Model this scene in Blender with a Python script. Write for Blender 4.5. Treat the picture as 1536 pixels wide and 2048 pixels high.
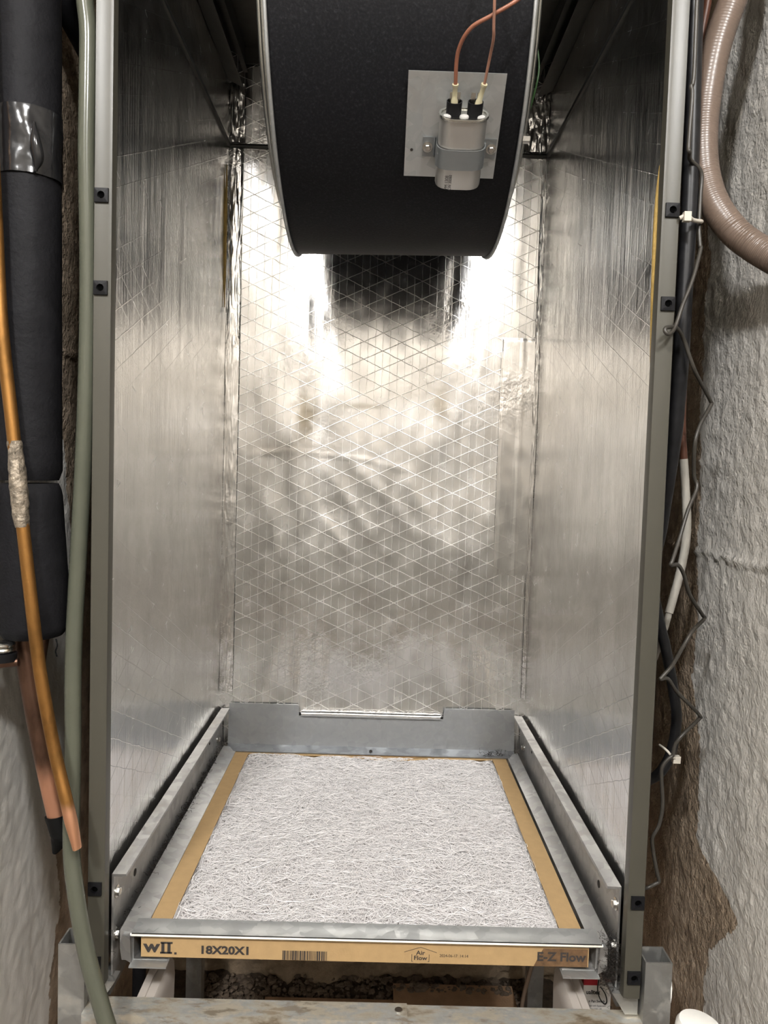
import bpy, bmesh, math, random
import numpy as np
from mathutils import Vector, Matrix, noise

for o in list(bpy.data.objects):
    bpy.data.objects.remove(o, do_unlink=True)
scene = bpy.context.scene
COL = scene.collection
random.seed(7)
rng = np.random.default_rng(7)

# ------------------------------------------------------------------ camera
# metres; X right, Y into the cabinet (0 = opening), Z up (0 = top of the filter)
PITCH, YAW, ROLL, FPX = .0548, .0093, .0304, 1509.6
CAM = Vector((-.0016, -.7252, .4694))
fw = Vector((math.sin(YAW)*math.cos(PITCH), math.cos(YAW)*math.cos(PITCH), -math.sin(PITCH)))
r0 = Vector((math.cos(YAW), -math.sin(YAW), 0)); u0 = r0.cross(fw)
rt = r0*math.cos(ROLL) + u0*math.sin(ROLL); upv = u0*math.cos(ROLL) - r0*math.sin(ROLL)
cd = bpy.data.cameras.new('camera'); cam = bpy.data.objects.new('camera', cd); COL.objects.link(cam)
cam.matrix_world = Matrix(((rt.x, upv.x, -fw.x, CAM.x), (rt.y, upv.y, -fw.y, CAM.y), (rt.z, upv.z, -fw.z, CAM.z), (0, 0, 0, 1)))
cd.sensor_fit = 'VERTICAL'; cd.sensor_height = 36; cd.sensor_width = 27; cd.lens = 36*FPX/2048
cd.clip_start = .02; cd.clip_end = 50
scene.camera = cam

# ------------------------------------------------------------------ world, exposure
w = bpy.data.worlds.new('world'); scene.world = w; w.use_nodes = True
w.node_tree.nodes['Background'].inputs[0].default_value = (.9, .95, 1, 1)
w.node_tree.nodes['Background'].inputs[1].default_value = .05
LAMPS = ((-.62, -1.70, 1.74), (.46, -1.70, 1.74))
LAMP_POWER = 265.0
vs = scene.view_settings
vs.view_transform = 'Standard'; vs.look = 'None'; vs.gamma = 1; vs.use_curve_mapping = False
vs.exposure = 0.36
cy = scene.cycles
cy.max_bounces = 6; cy.diffuse_bounces = 3; cy.glossy_bounces = 5; cy.transmission_bounces = 3
cy.use_light_tree = False; cy.adaptive_threshold = .02

# ------------------------------------------------------------------ helpers
def srgb(r, g, b):
    f = lambda c: (c/255/12.92) if c/255 <= .04045 else ((c/255+.055)/1.055)**2.4
    return (f(r), f(g), f(b), 1)

class NT:
    """tiny node helper"""
    def __init__(s, name):
        s.m = bpy.data.materials.new(name); s.m.use_nodes = True
        s.t = s.m.node_tree; s.b = s.t.nodes['Principled BSDF']
    def n(s, typ, **k):
        x = s.t.nodes.new(typ)
        for a, v in k.items(): setattr(x, a, v)
        return x
    def l(s, a, b): s.t.links.new(a, b)
    def put(s, inp, v):
        if hasattr(v, 'is_output') or hasattr(v, 'links'): s.l(v, inp)
        else: inp.default_value = v
    def math(s, op, a, b=None, c=None):
        x = s.n('ShaderNodeMath', operation=op)
        s.put(x.inputs[0], a)
        if b is not None: s.put(x.inputs[1], b)
        if c is not None: s.put(x.inputs[2], c)
        return x.outputs[0]
    def pos(s):
        if not hasattr(s, '_p'):
            s._p = s.n('ShaderNodeTexCoord').outputs['Object']
            sp = s.n('ShaderNodeSeparateXYZ'); s.l(s._p, sp.inputs[0]); s._xyz = sp.outputs
        return s._p
    def xyz(s): s.pos(); return s._xyz
    def comb(s, a, b, c):
        x = s.n('ShaderNodeCombineXYZ')
        for i, v in enumerate((a, b, c)): s.put(x.inputs[i], v)
        return x.outputs[0]
    def scaled(s, v3):
        m = s.n('ShaderNodeVectorMath', operation='MULTIPLY'); s.l(s.pos(), m.inputs[0]); m.inputs[1].default_value = v3
        return m.outputs[0]
    def noise(s, scale=1, v3=(1, 1, 1), detail=3, rough=.55, vec=None, off=0):
        x = s.n('ShaderNodeTexNoise'); x.inputs['Scale'].default_value = scale
        x.inputs['Detail'].default_value = detail; x.inputs['Roughness'].default_value = rough
        s.l(vec if vec is not None else s.scaled(v3), x.inputs['Vector'])
        return x.outputs['Fac']
    def ramp(s, fac, stops, interp='LINEAR'):
        x = s.n('ShaderNodeValToRGB'); cr = x.color_ramp; cr.interpolation = interp
        while len(cr.elements) > 1: cr.elements.remove(cr.elements[-1])
        cr.elements[0].position = stops[0][0]; cr.elements[0].color = stops[0][1]
        for p, c in stops[1:]:
            e = cr.elements.new(p); e.color = c
        s.put(x.inputs[0], fac); return x.outputs[0]
    def mix(s, fac, a, b):
        x = s.n('ShaderNodeMix', data_type='RGBA')
        s.put(x.inputs[0], fac); s.put(x.inputs[6], a); s.put(x.inputs[7], b); return x.outputs[2]
    def smooth(s, v, lo, hi):
        x = s.n('ShaderNodeMapRange', interpolation_type='SMOOTHSTEP')
        s.put(x.inputs[0], v); x.inputs[1].default_value = lo; x.inputs[2].default_value = hi
        return x.outputs[0]
    def bump(s, h, dist=1.0, strength=1.0):
        x = s.n('ShaderNodeBump'); x.inputs['Strength'].default_value = strength; x.inputs['Distance'].default_value = dist
        s.l(h, x.inputs['Height']); s.l(x.outputs[0], s.b.inputs['Normal'])
    def set(s, **k):
        for a, v in k.items(): s.put(s.b.inputs[{'color': 'Base Color', 'rough': 'Roughness', 'metal': 'Metallic', 'spec': 'Specular IOR Level', 'trans': 'Transmission Weight', 'coat': 'Coat Weight', 'aniso': 'Anisotropic'}[a]], v)
        return s

def plain(name, col, rough=.5, metal=0., var=.12, vscale=60, bumph=0., bscale=300, **k):
    k.setdefault('spec', .4)
    t = NT(name); c = Vector(col[:3])
    f = t.noise(vscale, detail=4)
    t.set(color=t.ramp(f, [(.25, (*(c*(1-var)), 1)), (.75, (*(c*(1+var)), 1))]), rough=rough, metal=metal, **k)
    if bumph: t.bump(t.noise(bscale, detail=3), bumph)
    return t.m

def mesh_obj(name, verts, faces, mat, parent=None, smooth=False, angle=None):
    me = bpy.data.meshes.new(name)
    me.from_pydata([tuple(v) for v in verts], [], [tuple(f) for f in faces]); me.update()
    bm = bmesh.new(); bm.from_mesh(me); bmesh.ops.recalc_face_normals(bm, faces=bm.faces); bm.to_mesh(me); bm.free()
    return link(name, me, mat, parent, smooth, angle)

def link(name, me, mat, parent=None, smooth=False, angle=None):
    o = bpy.data.objects.new(name, me); COL.objects.link(o)
    if mat is not None and not me.materials: me.materials.append(mat)
    if parent is not None: o.parent = parent
    if smooth or angle:
        me.polygons.foreach_set('use_smooth', [True]*len(me.polygons))
        if angle: me.set_sharp_from_angle(angle=math.radians(angle))
    return o

def bm_obj(name, bm, mat, parent=None, bevel=0, seg=2, smooth=False, angle=None):
    if bevel:
        bmesh.ops.bevel(bm, geom=[e for e in bm.edges if len(e.link_faces) == 2 and e.calc_face_angle(0) > .5], offset=bevel, segments=seg, affect='EDGES', profile=.5)
    bmesh.ops.recalc_face_normals(bm, faces=bm.faces)
    me = bpy.data.meshes.new(name); bm.to_mesh(me); bm.free()
    return link(name, me, mat, parent, smooth, angle)

def add_box(bm, x0, x1, y0, y1, z0, z1):
    vs_ = [bm.verts.new(p) for p in ((x0, y0, z0), (x1, y0, z0), (x1, y1, z0), (x0, y1, z0), (x0, y0, z1), (x1, y0, z1), (x1, y1, z1), (x0, y1, z1))]
    for f in ((0, 3, 2, 1), (4, 5, 6, 7), (0, 1, 5, 4), (1, 2, 6, 5), (2, 3, 7, 6), (3, 0, 4, 7)): bm.faces.new([vs_[i] for i in f])
    return vs_

def box(name, x0, x1, y0, y1, z0, z1, mat, parent=None, bevel=.0008, seg=2):
    bm = bmesh.new(); add_box(bm, min(x0, x1), max(x0, x1), y0, y1, z0, z1)
    return bm_obj(name, bm, mat, parent, bevel, seg, angle=35)

def prism(name, poly, axis, a0, a1, mat, parent=None, bevel=.0006, seg=2):
    """extrude a 2-D outline along axis: 'X' -> (y,z), 'Y' -> (x,z), 'Z' -> (x,y)"""
    def P(p, a): return {'X': (a, p[0], p[1]), 'Y': (p[0], a, p[1]), 'Z': (p[0], p[1], a)}[axis]
    bm = bmesh.new()
    A = [bm.verts.new(P(p, a0)) for p in poly]; B = [bm.verts.new(P(p, a1)) for p in poly]
    n = len(poly); bm.faces.new(A); bm.faces.new(B[::-1])
    for i in range(n): bm.faces.new((A[i], A[(i+1) % n], B[(i+1) % n], B[i]))
    return bm_obj(name, bm, mat, parent, bevel, seg, angle=35)

def spline(pts, n=8):
    """Catmull-Rom through pts"""
    P = [Vector(p) for p in pts]; P = [P[0]*2-P[1]] + P + [P[-1]*2-P[-2]]
    out = []
    for i in range(1, len(P)-2):
        a, b, c, d = P[i-1:i+3]
        for k in range(n):
            t = k/n
            out.append(.5*((2*b)+(c-a)*t+(2*a-5*b+4*c-d)*t*t+(3*b-a-3*c+d)*t**3))
    out.append(P[-2]); return out

def tube(name, pts, r, mat, parent=None, sides=14, n=8, cap=True, rfun=None, smooth_path=True):
    P = spline(pts, n) if smooth_path else [Vector(p) for p in pts]
    V = []; Fc = []
    T = [(P[min(i+1, len(P)-1)]-P[max(i-1, 0)]).normalized() for i in range(len(P))]
    ref = Vector((0, 1, 0)) if abs(T[0].y) < .9 else Vector((1, 0, 0))
    nrm = (ref - T[0]*ref.dot(T[0])).normalized()
    for i, p in enumerate(P):
        nrm = (nrm - T[i]*nrm.dot(T[i])).normalized(); bi = T[i].cross(nrm)
        rr = rfun(i/(len(P)-1), p) if rfun else r
        for k in range(sides):
            a = 2*math.pi*k/sides
            q = rr(a) if callable(rr) else rr
            V.append(p + (nrm*math.cos(a)+bi*math.sin(a))*q)
    for i in range(len(P)-1):
        for k in range(sides):
            k2 = (k+1) % sides
            Fc.append((i*sides+k, i*sides+k2, (i+1)*sides+k2, (i+1)*sides+k))
    if cap:
        Fc.append(tuple(range(sides))); e = (len(P)-1)*sides; Fc.append(tuple(range(e+sides-1, e-1, -1)))
    return mesh_obj(name, V, Fc, mat, parent, angle=50)

def lathe(name, prof, origin, axis, mat, parent=None, sides=24, angle=40, sx=1., side=None):
    """revolve (r, h) profile about axis through origin"""
    ax = Vector(axis).normalized()
    s1 = Vector(side) if side else ax.orthogonal().normalized(); s2 = ax.cross(s1)
    V = []; Fc = []; O = Vector(origin)
    for r, h in prof:
        for k in range(sides):
            a = 2*math.pi*k/sides
            V.append(O + ax*h + s1*(r*sx*math.cos(a)) + s2*(r*math.sin(a)))
    for i in range(len(prof)-1):
        for k in range(sides):
            k2 = (k+1) % sides
            Fc.append((i*sides+k, i*sides+k2, (i+1)*sides+k2, (i+1)*sides+k))
    Fc.append(tuple(range(sides))[::-1]); e = (len(prof)-1)*sides; Fc.append(tuple(range(e, e+sides)))
    return mesh_obj(name, V, Fc, mat, parent, angle=angle)

def thing(name, label, cat, loc=(0, 0, 0), group=None):
    o = bpy.data.objects.new(name, None); COL.objects.link(o); o.empty_display_size = .02
    tag(o, label, cat, group); return o
def tag(o, label, cat, group=None):
    o['label'] = label; o['category'] = cat
    if group: o['group'] = group
    return o
def struct(o): o['kind'] = 'structure'; return o

def grid_obj(name, us, vs_, fn, mat, parent=None):
    """surface grid; fn(u, v) -> point"""
    V = [fn(u, v) for v in vs_ for u in us]; nu = len(us)
    Fc = [(j*nu+i, j*nu+i+1, (j+1)*nu+i+1, (j+1)*nu+i) for j in range(len(vs_)-1) for i in range(nu-1)]
    me = bpy.data.meshes.new(name); me.from_pydata([tuple(v) for v in V], [], Fc); me.update()
    return link(name, me, mat, parent, smooth=True)

def text_mesh(body, size, depth=0., offset=0.):
    c = bpy.data.curves.new('lettering', 'FONT'); c.body = body; c.size = size; c.align_x = 'CENTER'; c.align_y = 'CENTER'
    c.extrude = depth; c.offset = offset; c.resolution_u = 3
    o = bpy.data.objects.new('lettering', c); COL.objects.link(o)
    bpy.context.view_layer.update()
    me = bpy.data.meshes.new_from_object(o.evaluated_get(bpy.context.evaluated_depsgraph_get()))
    bpy.data.objects.remove(o, do_unlink=True); bpy.data.curves.remove(c)
    me.materials.clear(); return me

def lettering(name, body, size, M, mat, parent, sx=1., offset=0.):
    me = text_mesh(body, size, offset=offset)
    me.transform(M @ Matrix.Diagonal((sx, 1, 1, 1)))
    return link(name, me, mat, parent)

def fbm(x, y, z, o=3):
    return noise.fractal(Vector((x, y, z)), 1.0, 2.0, o)

def strands(name, curves, rad, mat, parent=None):
    """curves: (N, S, 3) array -> 3-sided tubes as one mesh"""
    N, S, _ = curves.shape
    T = np.gradient(curves, axis=1); T /= np.linalg.norm(T, axis=2, keepdims=True)+1e-9
    up_ = np.array([.13, .21, .97]); A = np.cross(T, up_); A /= np.linalg.norm(A, axis=2, keepdims=True)+1e-9
    B = np.cross(T, A)
    rad = np.broadcast_to(np.asarray(rad).reshape(-1, 1, 1), (N, 1, 1))
    ring = [curves + rad*(A*math.cos(a)+B*math.sin(a)) for a in (0, 2.094, 4.189)]
    V = np.stack(ring, axis=2).reshape(-1, 3)
    base = (np.arange(N)[:, None]*S + np.arange(S-1)[None, :]).reshape(-1)*3
    quads = []
    for k in range(3):
        k2 = (k+1) % 3
        quads.append(np.stack([base+k, base+k2, base+3+k2, base+3+k], axis=1))
    Q = np.concatenate(quads).astype(np.int32)
    me = bpy.data.meshes.new(name)
    me.vertices.add(len(V)); me.vertices.foreach_set('co', V.astype(np.float32).ravel())
    me.loops.add(Q.size); me.loops.foreach_set('vertex_index', Q.ravel())
    me.polygons.add(len(Q)); me.polygons.foreach_set('loop_start', np.arange(0, Q.size, 4, dtype=np.int32))
    me.update(calc_edges=True); me.validate()
    return link(name, me, mat, parent, smooth=True)

# ------------------------------------------------------------------ materials
def foil(name, u, scrim=.00008, vert=.00006, wrinkle=.00003, crinkle=.0002, rough=.21, stains=None, tw=1., tint=(.80, .792, .778)):
    """aluminium foil facing with a raised fibre scrim; u = 'X' or 'Y' is the horizontal axis"""
    t = NT(name); X, Y, Z = t.xyz(); U = X if u == 'X' else Y
    wob = t.math('MULTIPLY', t.math('SUBTRACT', t.noise(70, detail=1), .5), .0022)
    Uw = t.math('ADD', U, wob); Zw = t.math('ADD', Z, wob)
    def line(coord, period, wdt):
        d = t.math('PINGPONG', coord, period/2)
        return t.smooth(d, wdt, 0.0)
    a = line(t.math('MULTIPLY_ADD', Uw, .467, Zw), .029, .0009)
    b = line(t.math('MULTIPLY_ADD', Uw, -.467, Zw), .029, .0009)
    c = line(Uw, .0124, .0010)
    diag = t.math('MAXIMUM', a, b)
    h = t.math('MULTIPLY', diag, scrim)
    h = t.math('ADD', h, t.math('MULTIPLY', c, vert))
    # fine vertical drag wrinkles
    st = (270, 270, 11)
    wr = t.noise(1, st, detail=2, rough=.6)
    h = t.math('ADD', h, t.math('MULTIPLY', wr, wrinkle*4))
    # crumple, in patches
    cr = t.noise(130, (1, 1, .7), detail=2, rough=.6)
    patch = t.smooth(t.noise(7, detail=1), .42, .68)
    h = t.math('ADD', h, t.math('MULTIPLY', t.math('MULTIPLY', cr, patch), crinkle*2))
    h = t.math('ADD', h, t.math('MULTIPLY', t.noise(28, (1, 1, .6), detail=1), crinkle*3.0))
    t.bump(h, 1.0)
    c0 = Vector(tint)
    col = t.ramp(t.noise(22, (1, 1, .4), detail=2), [(.3, (*(c0*.90), 1)), (.7, (*(c0*1.04), 1))])
    if stains:
        for (sx, sz, rx, rz, k) in stains:
            dx = t.math('MULTIPLY', t.math('SUBTRACT', U, sx), 1/rx); dz = t.math('MULTIPLY', t.math('SUBTRACT', Z, sz), 1/rz)
            d = t.math('SQRT', t.math('ADD', t.math('MULTIPLY', dx, dx), t.math('MULTIPLY', dz, dz)))
            d = t.math('ADD', d, t.math('MULTIPLY', t.math('SUBTRACT', t.noise(45, detail=4), .5), 1.3))
            col = t.mix(t.math('MULTIPLY', t.smooth(d, 1.0, .1), k), col, (.26, .22, .15, 1))
    r_ = t.ramp(t.noise(35, detail=1), [(.3, (rough*.8,)*3+(1,)), (.75, (rough*1.35,)*3+(1,))])
    thr = t.math('MAXIMUM', t.math('MULTIPLY', diag, tw), t.math('MULTIPLY', c, tw*.55))
    col = t.mix(t.math('MULTIPLY', thr, .36), col, (.50, .49, .46, 1))
    t.set(color=col, metal=1.0, rough=t.math('ADD', r_, t.math('MULTIPLY', thr, .16)))
    return t.m

def galv(name, base=(.46, .475, .48), rough=.42, dirt=0., spangle=90):
    t = NT(name); c0 = Vector(base)
    v = t.n('ShaderNodeTexVoronoi'); v.inputs['Scale'].default_value = spangle; t.l(t.pos(), v.inputs['Vector'])
    sp = t.n('ShaderNodeSeparateColor'); t.l(v.outputs['Color'], sp.inputs[0])
    f = t.math('ADD', t.math('MULTIPLY', sp.outputs[0], .45), t.math('MULTIPLY', t.noise(25, detail=5), .6))
    col = t.ramp(f, [(.2, (*(c0*.86), 1)), (.8, (*(c0*1.12), 1))])
    if dirt:
        d = t.smooth(t.noise(30, (1, 1, 1), detail=6, rough=.7), .50, .68)
        col = t.mix(t.math('MULTIPLY', d, dirt), col, (.20, .17, .125, 1))
        t.set(metal=t.math('SUBTRACT', .9, t.math('MULTIPLY', d, .75)))
    else: t.set(metal=.9)
    t.set(color=col, rough=t.ramp(f, [(.2, (rough*1.2,)*3+(1,)), (.8, (rough*.85,)*3+(1,))]))
    t.bump(t.noise(160, detail=2), .00006)
    return t.m

M = {}
M['foil_back'] = foil('foil_back', 'X', stains=[(-.126, .56, .03, .07, .75), (.098, .585, .022, .05, .6), (-.03, .575, .06, .008, .5), (-.16, .50, .07, .03, .3)])
M['foil_side'] = foil('foil_side', 'Y', scrim=.00010, vert=.00001, wrinkle=.00013, crinkle=.00012, rough=.2, tw=.16)
M['foil_tape'] = foil('foil_tape', 'X', scrim=.00004, vert=0, wrinkle=.00006, crinkle=.0005, rough=.16, tw=.4)
M['galv'] = galv('galvanised_steel', (.48, .49, .485), .55)
M['galv_rail'] = galv('galvanised_rail', (.36, .36, .355), .45, dirt=.35)
M['galv_dark'] = galv('galvanised_grey', (.30, .31, .32), .42)
def weathered():
    t = NT('weathered_galvanised')
    n1 = t.noise(26, (.5, 1, 1), detail=6, rough=.65); n2 = t.noise(60, (.35, 1, 1), detail=5, rough=.7)
    col = t.ramp(n1, [(.36, (.15, .115, .075, 1)), (.45, (.36, .33, .27, 1)), (.52, (.40, .405, .39, 1)), (.60, (.66, .61, .50, 1))])
    rust = t.smooth(n2, .53, .62)
    col = t.mix(t.math('MULTIPLY', rust, .7), col, (.24, .19, .13, 1))
    t.set(color=col, metal=t.ramp(n1, [(.4, (.15, .15, .15, 1)), (.6, (.7, .7, .7, 1))]), rough=.5)
    t.bump(t.noise(140, detail=4), .0004); return t.m
M['galv_old'] = weathered()
M['stand'] = galv('stand_steel', (.40, .40, .385), .5, dirt=.55, spangle=50)
M['post'] = plain('olive_grey_paint', srgb(70, 68, 60), .36, var=.04, vscale=12, bumph=.00003, bscale=400)
M['black_plastic'] = plain('black_plastic', (.008, .008, .009, 1), .42, var=.2, spec=.15)
M['void'] = plain('dark_hole', (.002, .002, .002, 1), .9, spec=0.)
M['seam'] = plain('dark_seam', (.045, .045, .042, 1), .35, metal=.6)
M['deck'] = plain('dark_deck_steel', (.10, .095, .085, 1), .45, metal=.7)
def housing():
    t = NT('black_housing_coating')
    f = t.noise(420, detail=2)
    t.set(color=t.ramp(f, [(.45, (.006, .006, .007, 1)), (.62, (.010, .010, .0115, 1)), (.74, (.018, .018, .020, 1))]), rough=.5, spec=.14)
    t.bump(t.noise(350, detail=3), .00025); return t.m
M['housing'] = housing()
M['can'] = plain('brushed_can', (.60, .585, .56, 1), .34, metal=.85, var=.05, vscale=20)
M['rim'] = plain('bright_rim', (.66, .66, .62, 1), .22, metal=1., var=.05)
M['strap'] = plain('strap_steel', (.27, .285, .29, 1), .45, metal=.8, var=.05)
M['boot'] = plain('clear_nylon_boot', (.72, .66, .44, 1), .3, var=.1, trans=.25)
M['resin'] = plain('white_resin', (.42, .41, .39, 1), .5)
M['wire_brown'] = plain('brown_wire', srgb(136, 88, 68), .4, var=.08)
M['wire_tan'] = plain('tan_wire', srgb(150, 110, 92), .4, var=.08)
M['wire_green'] = plain('green_wire', srgb(44, 74, 38), .4, var=.1)
M['cardboard'] = plain('cardboard', srgb(168, 140, 99), .8, var=.07, vscale=90, bumph=.0001, bscale=500)
M['ink'] = plain('black_ink', (.035, .03, .028, 1), .7, var=.25, vscale=400)
M['fibre'] = plain('glass_fibre', (.90, .875, .87, 1), .5, var=.04, vscale=30)
M['fibre_bed'] = plain('glass_fibre_bed', (.56, .525, .518, 1), .8, var=.2, vscale=90, bumph=.002, bscale=220)  # colour darkened to stand in for shade in the gaps between strands
M['lint'] = plain('dark_lint', (.035, .031, .028, 1), .9, spec=.05)
def copper(name, dull, bright, z0, z1, rough=.3):
    t = NT(name); X, Y, Z = t.xyz()
    k = t.math('ADD', t.smooth(Z, z1, z0), t.math('MULTIPLY', t.math('SUBTRACT', t.noise(60, (1, 1, .5), detail=4), .5), .5))
    f = t.noise(30, (1, 1, .45), detail=4)
    d = t.ramp(f, [(.34, (*(Vector(dull[:3])*.35), 1)), (.5, (*(Vector(dull[:3])*.8), 1)), (.66, dull)])
    t.set(color=t.mix(t.smooth(k, .2, .9), d, bright), metal=.95, rough=t.ramp(f, [(.3, (rough*1.5,)*3+(1,)), (.7, (rough,)*3+(1,))]))
    t.bump(t.noise(250, (1, 1, 2), detail=2), .00008); return t.m
M['copper_big'] = copper('tarnished_copper', (.20, .115, .08, 1), (.72, .38, .25, 1), .14, .20, .30)
M['copper_thin'] = copper('lacquered_copper', (.40, .20, .06, 1), (.70, .37, .22, 1), .140, .165, .38)
M['braze'] = plain('braze_scale', (.26, .22, .17, 1), .55, metal=.5, var=.6, vscale=140, bumph=.0025, bscale=160)
M['foam'] = plain('black_foam', (.009, .009, .0105, 1), .6, var=.25, vscale=50, bumph=.0006, bscale=200, spec=.12)
M['tape'] = plain('glossy_black_tape', (.012, .012, .013, 1), .16, bumph=.004, bscale=20)
M['tape_matt'] = plain('black_cloth_tape', (.006, .006, .006, 1), .6, spec=.1)
M['vinyl'] = plain('vinyl_tube', srgb(88, 90, 78), .16, var=.06, vscale=25, trans=.15)
M['hose'] = plain('beige_hose', srgb(100, 86, 76), .3, var=.06, vscale=60)
M['black_cable'] = plain('black_cable', (.010, .010, .011, 1), .36, var=.4, vscale=120, spec=.3)
M['brown_cable'] = plain('brown_cable', srgb(86, 54, 40), .45)
M['white_paint'] = plain('chipped_white_paint', srgb(170, 166, 157), .6, var=.08, vscale=80, bumph=.0006, bscale=160)
M['grey_wire'] = plain('grey_wire', srgb(56, 53, 48), .4, var=.25, vscale=40)
M['nylon'] = plain('nylon_tie', srgb(186, 180, 168), .4)
M['yellow'] = plain('yellow_glass_wool', srgb(158, 132, 74), .9, var=.2, vscale=120, bumph=.001, bscale=300)
M['white_plastic'] = plain('white_plastic', srgb(180, 172, 164), .4, var=.04, vscale=15)
M['white_pvc'] = plain('white_pvc', srgb(238, 236, 230), .35, var=.02)
M['red'] = plain('red_print', srgb(170, 34, 44), .45)
M['carton'] = plain('white_carton', srgb(226, 222, 216), .5, var=.03)
M['plank'] = plain('brown_board', srgb(170, 138, 108), .8, var=.2, vscale=40, bumph=.0006)
M['bolt'] = plain('zinc_bolt', (.62, .61, .58, 1), .25, metal=1.)
M['rubble'] = plain('rubble', srgb(112, 98, 84), .95, var=.4, vscale=60, bumph=.003, bscale=120)

def plaster(name, bnd, z0, z1, sgn):
    """painted plaster with an unpainted brown area behind the boundary Y = f(Z)"""
    t = NT(name); X, Y, Z = t.xyz()
    zz = t.math('MULTIPLY', t.math('SUBTRACT', Z, z0), 1/(z1-z0))
    y0, y1 = -.1, .4
    st = sorted([((z-z0)/(z1-z0), (y-y0)/(y1-y0)) for y, z in bnd])
    st = [(min(max(p, 0), 1), (v,)*3+(1,)) for p, v in st]
    yb = t.math('MULTIPLY_ADD', t.ramp(zz, st), y1-y0, y0)
    d = t.math('SUBTRACT', Y, yb)
    d = t.math('ADD', d, t.math('MULTIPLY', t.math('SUBTRACT', t.noise(60, detail=6, rough=.65), .5), .03))
    raw = t.smooth(d, -.0008, .0008)
    paint = t.ramp(t.noise(9, detail=4), [(.3, srgb(208, 204, 197)), (.7, srgb(222, 218, 211))] if sgn > 0 else [(.3, srgb(228, 224, 216)), (.7, srgb(238, 234, 227))])  # same paint; lighter on the left wall to stand in for missing light
    brown = t.ramp(t.noise(40, detail=6, rough=.7), [(.28, srgb(122, 107, 92)), (.5, srgb(172, 153, 132)), (.74, srgb(200, 181, 160))])
    t.set(color=t.mix(raw, paint, brown), rough=t.math('MULTIPLY_ADD', raw, -.12, .62))
    g = t.noise(300, detail=2, rough=.6); s2 = t.noise(110, (1, 1, .8), detail=2)
    h = t.math('ADD', t.math('MULTIPLY', g, .0022), t.math('MULTIPLY', s2, .0042))
    if sgn < 0: h = t.math('MULTIPLY', h, t.math('MULTIPLY_ADD', t.smooth(Z, .15, .5), .8, .2))
    h = t.math('MULTIPLY', h, t.math('MULTIPLY_ADD', raw, .6, .65))
    h = t.math('SUBTRACT', h, t.math('MULTIPLY', raw, .0007))
    t.bump(h, 1.0); return t.m
bR = [(.1937, 1.12), (.1717, .938), (.1852, .8876), (.1924, .8036), (.1707, .7156), (.1798, .6242), (.1751, .5646), (.1645, .446), (.164, .3866), (.153, .2989), (.1608, .2371), (.1258, .159), (.1222, .0543), (.0623, .0345), (.0155, .0191), (.0745, -.046), (.087, -.089), (.0826, -.1555)]
bL = [(.1157, 1.0129), (.1426, .7607), (.1835, .6591), (.2022, .5552), (.2187, .4519), (.2321, .3885), (.2531, .289), (.2618, .1876), (.2218, .1016), (.1957, .048), (.1982, -.0171), (.2096, -.0818), (.1926, -.1301), (.1816, -.1744), (.1799, -.2506)]
M['wall_r'] = plaster('plaster_right', bR, -.2, 1.2, 1)
M['wall_l'] = plaster('plaster_left', bL, -.3, 1.1, -1)
def roomwall():
    t = NT('room_paint')
    t.set(color=t.ramp(t.noise(4, detail=3), [(.3, srgb(152, 146, 137)), (.7, srgb(159, 153, 144))]), rough=.7)
    t.bump(t.noise(200), .0006); return t.m
M['room'] = roomwall()
M['added_dado'] = plain('added_dado_grey', srgb(134, 132, 126), .6, var=.05, vscale=5)  # grey of the added dado, picked for its reflection in the foil
M['floor'] = plain('dusty_concrete', srgb(104, 96, 88), .85, var=.25, vscale=18, bumph=.002, bscale=90)
M['dirt'] = plain('dirt_floor', srgb(82, 70, 58), .95, var=.45, vscale=60, bumph=.004, bscale=120)
M['stone'] = plain('rough_stone', srgb(150, 132, 110), .95, var=.35, vscale=40, bumph=.004, bscale=90)

# ------------------------------------------------------------------ the setting
FZ, CZ = -.46, 1.98
XR, XL, YB, YO = .38, -.39, .62, -.16
def frange(a, b, s): return list(np.arange(a, b, s))
def wall_side(name, X, mat, sgn, crack, smoothz):
    ys = frange(YO, -.02, .03)+frange(-.02, .36, .0038)+[.36, .42, .5, .56, YB+.02]
    zs = frange(FZ, -.2, .04)+frange(-.2, 1.08, .0042)+frange(1.08, CZ, .08)+[CZ]
    def fn(y, z):
        k = .55 if z < smoothz else 1.
        h = .0022*fbm(y*16, z*13, X*7, 4)*k + .0016*fbm(y*70, z*60, 3, 3)*k
        if -.02 < y < .4:
            for (ya, za), (yb, zb) in zip(crack, crack[1:]):
                if min(ya, yb) <= y <= max(ya, yb):
                    zc = za+(zb-za)*(y-ya)/(yb-ya) + .003*fbm(y*60, 0, 1, 2)
                    h += .0045*math.exp(-((z-zc)/.0028)**2)
        return (X - sgn*h, y, z)
    return struct(grid_obj(name, ys, zs, fn, mat))
wall_side('wall_right', XR, M['wall_r'], 1, [(.2487, .3874), (.2004, .3852), (.1569, .3856), (.0928, .3859), (.0372, .3857), (-.0202, .3871)], -9)
wall_side('wall_left', XL, M['wall_l'], -1, [(.16, .5985), (.2131, .6015), (.2679, .6061)], .3)
def wb(u, v): return (u, YB - .035*max(0, fbm(u*9, v*12, 5, 4))*(1 if v < -.2 else .3) - .012*fbm(u*40, v*50, 2, 3), v)
struct(grid_obj('wall_back', list(np.linspace(XL-.03, XR+.03, 110)), frange(FZ-.02, -.25, .006)+frange(-.25, CZ, .06)+[CZ], wb, M['stone']))
def fl(u, v): return (u, v, FZ + .006*fbm(u*30, v*30, 1, 3))
struct(grid_obj('floor', list(np.linspace(XL-.02, XR+.02, 70)), frange(YO, 0, .08)+frange(0, YB+.02, .008), fl, M['dirt']))
RX, RYB = 1.5, -2.5
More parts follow.
